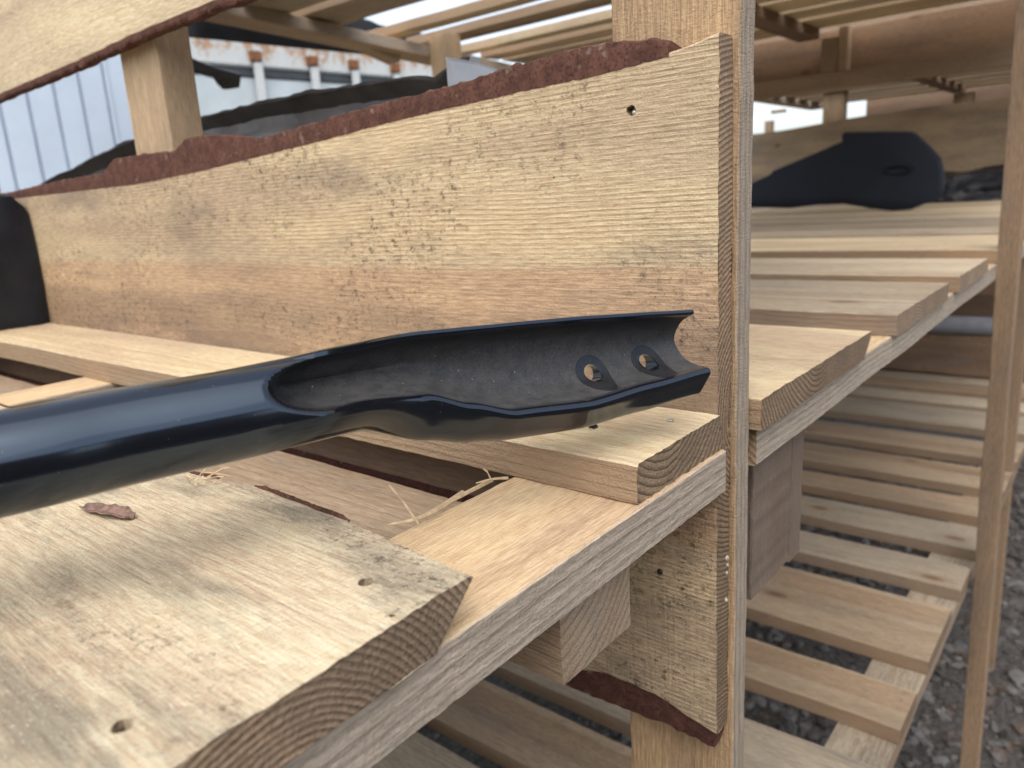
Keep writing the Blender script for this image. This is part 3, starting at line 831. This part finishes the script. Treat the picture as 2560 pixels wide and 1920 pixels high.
# grey bumper behind the divider board
M_GREY = plain('grey_bumper_plastic', (.46, .47, .50), .33, 0, .5, .25, 9, .0006, dirt=(.20, .17, .145), dirt_amt=.7)
M_LGREY = plain('pale_grey_metal', (.55, .57, .60), .4, .2, .5, .15, 12)
BT = [(.47, .112), (.50, .121), (.55, .140), (.575, .140), (.61, .128), (.63, .134), (.70, .140), (.846, .148), (1.0, .151), (1.214, .150), (1.4, .132), (1.657, .090), (1.70, .078)]
bb = Vector((.68, 1.0, ZS))
bump = empty('car_bumper', bb)
tag(bump, 'long dusty grey plastic bumper lying behind the wide board with bark on top', 'bumper')
rings = []
for i in range(90):
    y = lerp(.545, 1.70, i/89)
    bow = .05*(1-((y-1.1)/.6)**2)
    zt = interp(BT, y) + .002*nz(y*40)
    pr = [(.026, zt), (.030, zt-.005), (.046, zt-.016), (.050, zt-.030), (.040, zt-.046), (.026, zt-.062), (.012, zt-.10), (.0, zt-.16), (-.004, ZS+.002), (.002, ZS+.002), (.006, zt-.16), (.018, zt-.10), (.032, zt-.064), (.046, zt-.048), (.057, zt-.030), (.052, zt-.012), (.040, zt+.003), (.030, zt+.004)]
    rings.append([Vector((.585+bow+dx+.0012*nz(y*120, q)+.006*nz(y*7, q*.25, 8)+.004*nz(y*19, q*.4, 1), y, z+.0012*nz(y*200, q, 3)+.003*nz(y*11, q*.3))) for q, (dx, z) in enumerate(pr)])
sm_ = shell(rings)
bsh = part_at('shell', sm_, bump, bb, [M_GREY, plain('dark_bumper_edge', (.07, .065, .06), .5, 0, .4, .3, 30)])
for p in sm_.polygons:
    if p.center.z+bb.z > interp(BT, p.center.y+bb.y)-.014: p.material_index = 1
rings = []
for i in range(40):                                              # the ridge that runs along it
    y = lerp(.62, 1.62, i/39); bow = .05*(1-((y-1.1)/.6)**2); zt = interp(BT, y)
    c = Vector((.585+bow+.033, y, zt-.054)); r = .004+.0012*nz(y*300)
    rings.append([c+Vector((r*math.cos(q*1.0472), 0, r*math.sin(q*1.0472))) for q in range(6)])
part_at('ridge', shell(rings), bump, bb, M_GREY)
rings = []
for i in range(14):                                              # pale end of the bumper that turns towards the back
    u = i/13; x = lerp(.585, .72, u); zt = .139 - .030*u**2
    rings.append([Vector((x, .547+dy-.02*u, z)) for dy, z in ((0, zt), (-.005, zt-.004), (-.007, zt-.02), (-.003, ZS+.001), (.001, ZS+.001), (0.0, zt-.02))])
part_at('end_panel', shell(rings), bump, bb, M_LGREY)
rings = []
for i in range(8):
    z = lerp(ZS+.001, .075, i/7)
    rings.append([Vector((.60+dx, 1.66+dy, z)) for dx, dy in ((0, 0), (.05, .004), (.05, .02), (0, .016))])
part_at('end_bracket', shell(rings, smooth=False), bump, bb, M_LGREY)

# black panel standing on the narrow slat at the back
M_BLACK = plain('matt_black_plastic', (.009, .010, .014), .5, 0, .22, .3, 14, .0004, dirt=(.05, .05, .055), dirt_amt=.25)
kb = Vector((.33, 1.40, ZS))
rings = []
for i in range(18):
    x = lerp(.19, .4535, i/17)
    e = min(1, (.4535-x)/.018); rd = .018*(1-math.sqrt(max(0, 1-(1-e)**2)))
    zt = .0525-rd; r = .012
    rings.append([Vector((x, 1.318+dy+.004*nz(x*9), z)) for dy, z in ((rd*.4, ZS+.0005), (-.002, -.08), (-.004, -.02), (0, zt-r), (.005, zt-.003), (.018, zt), (.10, zt-.004), (.118, zt-.02), (.12, -.06), (.118, ZS+.0005))])
kp = part_at('black_panel', shell(rings), None, kb, M_BLACK)
kp.location = (kb.x, kb.y, kb.z+H)
tag(kp, 'smooth black plastic box-like panel standing on the pale narrow slat against the wide board', 'plastic panel')

# large dark cover leaning on the far divider
M_COVER = plain('dark_blue_black_plastic', (.014, .017, .026), .6, 0, .25, .2, 5, .0006)
outl = [(1800, 524), (1887, 519), (1974, 521), (2040, 513), (2107, 510), (2150, 517), (2183, 523), (2229, 527), (2275, 524), (2300, 514), (2325, 506), (2350, 490), (2358, 470), (2358, 430), (2350, 395), (2326, 368), (2287, 332), (2275, 328), (2112, 329), (2104, 336), (2104, 353), (2060, 372), (1928, 428), (1924, 436), (1880, 456), (1800, 500)]
low = on_z(2229, 527, ZS+.003)
cx = low.x
def cov(p, back=0.0):
    q = on_x(p[0], p[1], cx)
    q = on_x(p[0], p[1], cx+.22*max(0, q.z-ZS))
    return q
front = [cov(p) for p in outl]
cen = sum(front, Vector())/len(front)
cb_ = Vector((cx, cen.y, ZS))
cover = empty('undertray_cover', cb_)
tag(cover, 'big dark blue-black plastic cover with pointed end leaning at the back of the slats', 'plastic cover')
n = len(front); V = []; Fc = []
for sc, dx in ((1.0, .030), (1.0, .012), (.985, .003), (.955, 0.0), (.62, -.012)):
    for q in front: V.append(cen+(q-cen)*sc+Vector((dx+.006*nz(q.y*6, q.z*6), 0, 0)))
for k in range(4):
    for j in range(n): Fc.append((k*n+j, k*n+(j+1) % n, (k+1)*n+(j+1) % n, (k+1)*n+j))
Fc += [tuple(range(n))[::-1], tuple(range(4*n, 5*n))]
me = mesh(V, Fc, True)
bm = bmesh.new(); bm.from_mesh(me); bmesh.ops.recalc_face_normals(bm, faces=bm.faces); bm.to_mesh(me); bm.free()
me.set_sharp_from_angle(angle=math.radians(50))
part_at('body', me, cover, cb_, M_COVER)
sc_ = cov((2247, 425)); rings = []
for i, (s, dx) in enumerate(((1.15, -.001), (1.1, -.012), (.8, -.013), (.6, -.006), (.5, .004))):
    rings.append([sc_+Vector((dx-.006, .052*s*math.cos(6.2832*j/16), .020*s*math.sin(6.2832*j/16))) for j in range(16)])
part_at('slot', shell(rings), cover, cb_, M_BLACK)

# crumpled black sheet beside it
M_SHEET = plain('black_polythene', (.010, .011, .014), .22, 0, .5, .3, 8)
V = []; Fc = []; nu, nv = 50, 26
p0 = on_z(2420, 500, ZS)
for i in range(nu+1):
    for j in range(nv+1):
        y = lerp(.12, .92, i/nu); v = j/nv
        z = ZS+.003 + .215*math.sin(min(1, v*1.15)*1.45)*(1-.25*v)*(.75+.35*(1-i/nu)) + .025*nz(y*9, v*4, 2)*v
        x = 4.22 + .28*v + .035*nz(y*11, v*5) + .022*abs(nz(y*26, v*11, 5))
        V.append((x, y, z))
for i in range(nu):
    for j in range(nv): Fc.append((i*(nv+1)+j, i*(nv+1)+j+1, (i+1)*(nv+1)+j+1, (i+1)*(nv+1)+j))
me = mesh(V, Fc, True)
sb = Vector((4.35, .5, ZS))
for v in me.vertices: v.co -= sb
sh = link('plastic_sheet', me, None, M_SHEET); sh.location = (sb.x, sb.y, sb.z+H)
md = sh.modifiers.new('s', 'SOLIDIFY'); md.thickness = .003
tag(sh, 'crumpled shiny black plastic sheet heaped beside the dark blue-black cover', 'plastic sheet')

# grey pipe on the lower tier
M_PIPE = plain('grey_pipe_plastic', (.24, .25, .28), .4, 0, .4, .15, 10)
rings = []
pb = Vector((3.40, .95, -.630))
for i in range(41):
    y = lerp(.10, 1.7, i/40)
    rings.append([Vector((3.385+.036*math.cos(6.2832*j/20), y, -.590+.036*math.sin(6.2832*j/20))) for j in range(20)])
pp = part_at('pipe', shell(rings), None, pb, M_PIPE); pp.location = (pb.x, pb.y, pb.z+H)
tag(pp, 'smooth grey plastic pipe lying on a dark board on edge on the lower tier', 'pipe')

# ------------------------------------------------------------------ behind the rack: white container, black tarpaulin, sheet metal shed
def rust_white():
    k = NT('rusty_white_paint')
    P = k.n('TexCoord').outputs['Object']
    a = k.noise(k.vm('MULTIPLY', P, (9, 9, 2.2)), 1, 6, .65)[0]; b = k.noise(P, 26, 5, .65)[0]
    z = k.sep(P)[2]
    up = k.rng(z, 2.40, 2.60, 0, .16)
    m_ = k.rng(k.math('ADD', k.math('MULTIPLY', k.math('ADD', a, b), .5), up), .60, .72)
    c = k.mix(k.rng(b, .3, .7), (.48, .52, .53), (.56, .58, .57))
    c = k.mix(k.math('MULTIPLY', m_, .9), c, k.mix(k.rng(b, .4, .6), (.22, .085, .03), (.42, .24, .11)))
    k.put(k.b.inputs['Base Color'], c); k.put(k.b.inputs['Roughness'], k.rng(m_, 0, 1, .45, .9))
    return k.m
M_RW = rust_white()
M_RWH = plain('container_white', (.47, .53, .56), .45, 0, .4, .06, 6, dirt=(.26, .21, .16), dirt_amt=.3)
M_RUST = plain('brown_rust', (.20, .09, .045), .9, 0, .2, .4, 40)
M_DARKGAP = plain('dark_grey_rubber', (.05, .058, .068), .6, 0, .4, .2, 10)
ZT = 1.2
A_, B_ = on_z(440, 90, ZT), on_z(1240, 168, ZT)
dx = Vector((B_.x-A_.x, B_.y-A_.y, 0)); Lc = dx.length; ex = dx.normalized(); ey = Vector((-ex.y, ex.x, 0))
A2 = A_+ex*.04; Lc += 2.2
cbse = Vector((A2.x, A2.y, -1.4))
cont = empty('storage_container', cbse)
cont.rotation_euler = (0, 0, math.atan2(ex.y, ex.x))
tag(cont, 'white steel storage container with rust-streaked top rail behind the rack', 'container')
def lbox(name, x0, x1, y0, y1, z0, z1, mat, par, bev=.006):
    bm = bmesh.new()
    bmesh.ops.create_cube(bm, size=1)
    for v in bm.verts: v.co = ((x0+x1)/2+v.co.x*(x1-x0), (y0+y1)/2+v.co.y*(y1-y0), (z0+z1)/2+v.co.z*(z1-z0))
    bmesh.ops.bevel(bm, geom=bm.edges[:], offset=bev, segments=2, affect='EDGES')
    me = D.meshes.new(name); bm.to_mesh(me); bm.free()
    return link(name, me, par, mat)
lbox('body', .02, Lc-.02, .06, 1.1, .12, 2.45, M_RWH, cont)
lbox('top_rail', 0, Lc, 0, .16, 2.44, 2.60, M_RW, cont, .012)
lbox('seal_strip', .03, Lc-.03, .02, .058, 2.375, 2.436, M_DARKGAP, cont)
lbox('side_panel', .05, Lc*.46, .03, .058, .3, 2.37, M_RWH, cont)
lbox('side_panel', Lc*.47, Lc-.05, .03, .058, .3, 2.37, M_RWH, cont)
lbox('bottom_rail', 0, Lc, 0, .16, 0, .118, M_RW, cont, .012)
wi = 1/1
for pxx in (575, 640, 780, 882, 985):
    P_ = ray(pxx, 150)
    # where that direction meets the container's side
    t_ = (Vector((A2.x, A2.y, 0)).dot(ey))/P_.dot(ey)
    lx = (P_*t_-A2).dot(ex)
    if pxx == 575: continue
    lbox('bracket', lx-.032, lx+.032, -.035, -.002, 1.9, 2.47, M_RW, cont)
    lbox('bracket_clamp', lx-.055, lx+.03, -.045, -.003, 2.475, 2.545, M_RUST, cont)
# tarpaulin heaped on the container
M_TARP = plain('black_tarpaulin', (.010, .011, .013), .7, 0, .3, .3, 6)
V = []; Fc = []; nu, nv = 40, 20
for i in range(nu+1):
    for j in range(nv+1):
        x = lerp(.12, 2.6, i/nu); y = lerp(.02, 1.05, j/nv)
        e = sstep(0, .06, j/nv)*sstep(1, .9, j/nv)*sstep(0, .04, i/nu)*sstep(1, .82, i/nu)
        V.append((x, y, 2.604 + e*(.50-.13*x+.05*nz(x*1.6, y*1.5))+.02*nz(x*7, y*7)*e))
for i in range(nu):
    for j in range(nv): Fc.append((i*(nv+1)+j, (i+1)*(nv+1)+j, (i+1)*(nv+1)+j+1, i*(nv+1)+j+1))
Fc.append(tuple([i*(nv+1) for i in range(nu, -1, -1)]+[j for j in range(1, nv+1)]+[i*(nv+1)+nv for i in range(1, nu+1)]+[nu*(nv+1)+j for j in range(nv-1, 0, -1)]))
tb = Vector(cbse)+ex*2+ey*.5+Vector((0, 0, 2.6))
me = mesh(V, Fc, True)
for v in me.vertices: v.co -= Vector((2, .5, 2.6))
tp = link('tarpaulin', me, None, M_TARP); tp.location = (tb.x, tb.y, tb.z+H); tp.rotation_euler = cont.rotation_euler
tag(tp, 'black tarpaulin over a load on top of the white container', 'tarpaulin')

# sheet metal shed
M_SHED = plain('white_sheet_metal', (.56, .64, .73), .4, 0, .5, .04, 3)
sy = 7.2
shd = empty('sheet_metal_shed', (0.5, sy, -1.4))
tag(shd, 'pale blue-white ribbed sheet metal shed wall behind the rack', 'shed')
shd.rotation_euler = (0, 0, .0)
def ribbed(x0, x1, h):
    V = []; Fc = []; xs = []
    x = x0
    while x < x1-.01:
        xs += [(x, 0), (x+.150, 0), (x+.156, .045), (x+.176, .045), (x+.182, 0)]; x += .215
    prof = xs+[(x1, 0)]
    for (px_, py_) in prof: V += [(px_, py_, 0), (px_, py_, h), (px_, py_+.003, 0), (px_, py_+.003, h)]
    for i in range(len(prof)-1):
        a = i*4; b = a+4
        Fc += [(a, b, b+1, a+1), (a+2, a+3, b+3, b+2), (a+1, b+1, b+3, a+3), (a, a+2, b+2, b)]
    return mesh(V, Fc)
for i in range(7):
    o = link('wall_sheet', ribbed(-3.6+i*1.29, -3.6+i*1.29+1.285, 4.6), shd, M_SHED)
lbox('wall_core', -3.55, 5.4, .09, 5, .02, 4.55, M_SHED, shd)
lbox('roof', -3.8, 5.7, -.25, 5.3, 4.62, 4.74, M_DARKGAP, shd)

# black plastic strip and brace hanging from the upper tier
M_STRIP = plain('black_trim', (.03, .034, .042), .3, 0, .5, .2, 20)
yb = 1.9
a_, b_ = on_y(438, 128, yb), on_y(600, 186, yb)
dv = (b_-a_); ln = dv.length
rings = []
for i in range(12):
    u = i/11; c = a_+dv*u
    w_ = .016+.010*math.sin(u*3.1); tk = .004
    dnn = Vector((0, .35, -1)).normalized()
    sag = Vector((0, 0, -.006*math.sin(u*3.14)))
    rings.append([c+sag+Vector((0, -tk, 0)), c+sag+dnn*w_+Vector((0, -tk, 0)), c+sag+dnn*w_*1.7*(sstep(.45, .75, u)*.9+.3), c+sag+dnn*w_*.9+Vector((0, tk+.012, 0)), c+sag+Vector((0, tk, .004))])
st = part_at('trim_strip', shell(rings, smooth=False), None, a_, M_STRIP)
st.location = (a_.x, a_.y, a_.z+H)
tag(st, 'bent black plastic trim strip sticking out past the post in front of the container', 'trim strip')
a_, b_ = on_y(862, 95, 1.72), on_y(985, 150, 1.72)
me = plank_mesh((b_-a_).length, .05, .02, 6, seed=4)
br = link('brace', me, rack, MW['beam'])
dv = (b_-a_).normalized()
place(br, (tuple(dv), (0, 1, 0), tuple(dv.cross(Vector((0, 1, 0))))), (a_+b_)/2, RB)

# ------------------------------------------------------------------ small loose things near the lens
fp = [on_z(px_, py_, -.1485) for px_, py_ in ((212, 1272), (245, 1283), (262, 1297), (300, 1300), (330, 1296), (300, 1280), (265, 1268), (240, 1266))]
cen = sum(fp, Vector())/len(fp)
V = []; nF = len(fp)
rings = []
V = []; Fc = []
nu, nv = 16, 8
la, lb = on_z(208, 1270, -.1485), on_z(332, 1300, -.1485)
dl = lb-la; pr_ = Vector((-dl.y, dl.x, 0)).normalized()
for i in range(nu+1):
    u = i/nu
    w_ = .0048*math.sin(max(.03, u)*3.05)**.6*(1+.4*nz(u*6, 2)) + .0006
    for j in range(nv+1):
        s = 2*j/nv-1
        V.append(la+dl*u+pr_*(s*w_)+Vector((0, 0, .0009+.0042*s*s*(.4+u*.6)*(.6+.5*nz(u*5, s))+.002*abs(nz(u*7, 3)))) - cen)
for i in range(nu):
    for j in range(nv): Fc.append((i*(nv+1)+j, i*(nv+1)+j+1, (i+1)*(nv+1)+j+1, (i+1)*(nv+1)+j))
M_FLAKE = plain('bark_flake', (.20, .125, .095), .8, 0, .3, .45, 260, .0003)
fl = link('bark_flake', mesh(V, Fc, True), None, M_FLAKE); fl.location = (cen.x, cen.y, cen.z+H)
md = fl.modifiers.new('s', 'SOLIDIFY'); md.thickness = .0006; md.offset = 1
tag(fl, 'curled reddish bark flake lying on the wide pale slat', 'bark flake')

M_STRAW = plain('pale_splinter', (.55, .42, .26), .8, 0, .3, .2, 200)
def thread(par, name, pts, r0, r1, label=None, mat=M_STRAW):
    rings = []
    for i, p in enumerate(pts):
        a = (pts[min(i+1, len(pts)-1)]-pts[max(0, i-1)]).normalized(); e1 = a.orthogonal().normalized(); e2 = a.cross(e1)
        r = lerp(r0, r1, i/(len(pts)-1))
        rings.append([p+e1*r*math.cos(j*1.2566)+e2*r*.55*math.sin(j*1.2566) for j in range(5)])
    me = shell(rings)
    if par is None:
        c = pts[0]
        for v in me.vertices: v.co -= c
        o = link(name, me, None, mat); o.location = (c.x, c.y, c.z+H); tag(o, label, 'splinter'); return o
    return child_world(name, me, par, None, mat)
def bez(pp, n=14):
    return [cr(pp[max(0, i-1)], pp[i], pp[i+1], pp[min(len(pp)-1, i+2)], j/6) for i in range(len(pp)-1) for j in range(6)]+[pp[-1]]
zt_ = ZB+.001
e0, e1_, e2_ = on_z(968, 1312, zt_+.004), on_z(1060, 1290, zt_+.003), on_z(1160, 1232, zt_)
thread(beamN, 'splinter', bez([e0, e1_, e2_]), .0005, .0021)
thread(beamN, 'splinter', bez([on_z(1040, 1303, zt_+.001), on_z(1110, 1262, zt_+.002), on_z(1230, 1200, zt_)]), .0007, .0016)
thread(beamN, 'splinter', bez([on_z(1190, 1208, zt_+.003), on_z(1230, 1198, zt_+.002), on_z(1270, 1195, zt_)]), .0004, .0012)
s0 = on_z(1046, 1310, zt_+.002); s1 = s0+Vector((-.004, .03, .012)); d_ = s0.dot(FW)
thread(beamN, 'splinter', bez([s0, at(1010, 1258, d_+.008), at(972, 1212, d_+.012)]), .0007, .0006)
thread(beamN, 'splinter', bez([at(1226, 1196, .43), at(1218, 1180, .43), at(1208, 1172, .432)]), .0009, .0004)
rr = random.Random(5)
for i in range(9):
    a_ = on_z(490+rr.uniform(-15, 45), 1203+rr.uniform(-8, 12), -.1475)
    thread(slatD, 'splinter', bez([a_, a_+Vector((rr.uniform(-.006, .006), rr.uniform(-.006, .006), rr.uniform(.001, .006))), a_+Vector((rr.uniform(-.012, .012), rr.uniform(-.012, .012), rr.uniform(.0, .008)))]), .0004, .0002)

# ------------------------------------------------------------------ added unseen shed: gives the bar its dark reflection and blocks low front light
wb = Vector((-2.6, -2.3, -1.4))
wl = empty('added_dark_shed', wb)
wl.rotation_euler = (0, 0, math.radians(-50))
tag(wl, 'added unseen dark timber shed behind the camera, mirrored as a dark band in the black bar', 'shed')
lbox('wall', -3.2, 3.2, -2.6, -.03, 0, 2.35, MW['dark'], wl)
for i in range(24):
    lbox('added_shed_board', -3.2+i*.267, -3.2+i*.267+.258, -.028, 0, .04, 2.33, MW['dark'], wl, .003)
lbox('roof', -3.5, 3.5, -2.9, .25, 2.352, 2.45, M_DARKGAP, wl)
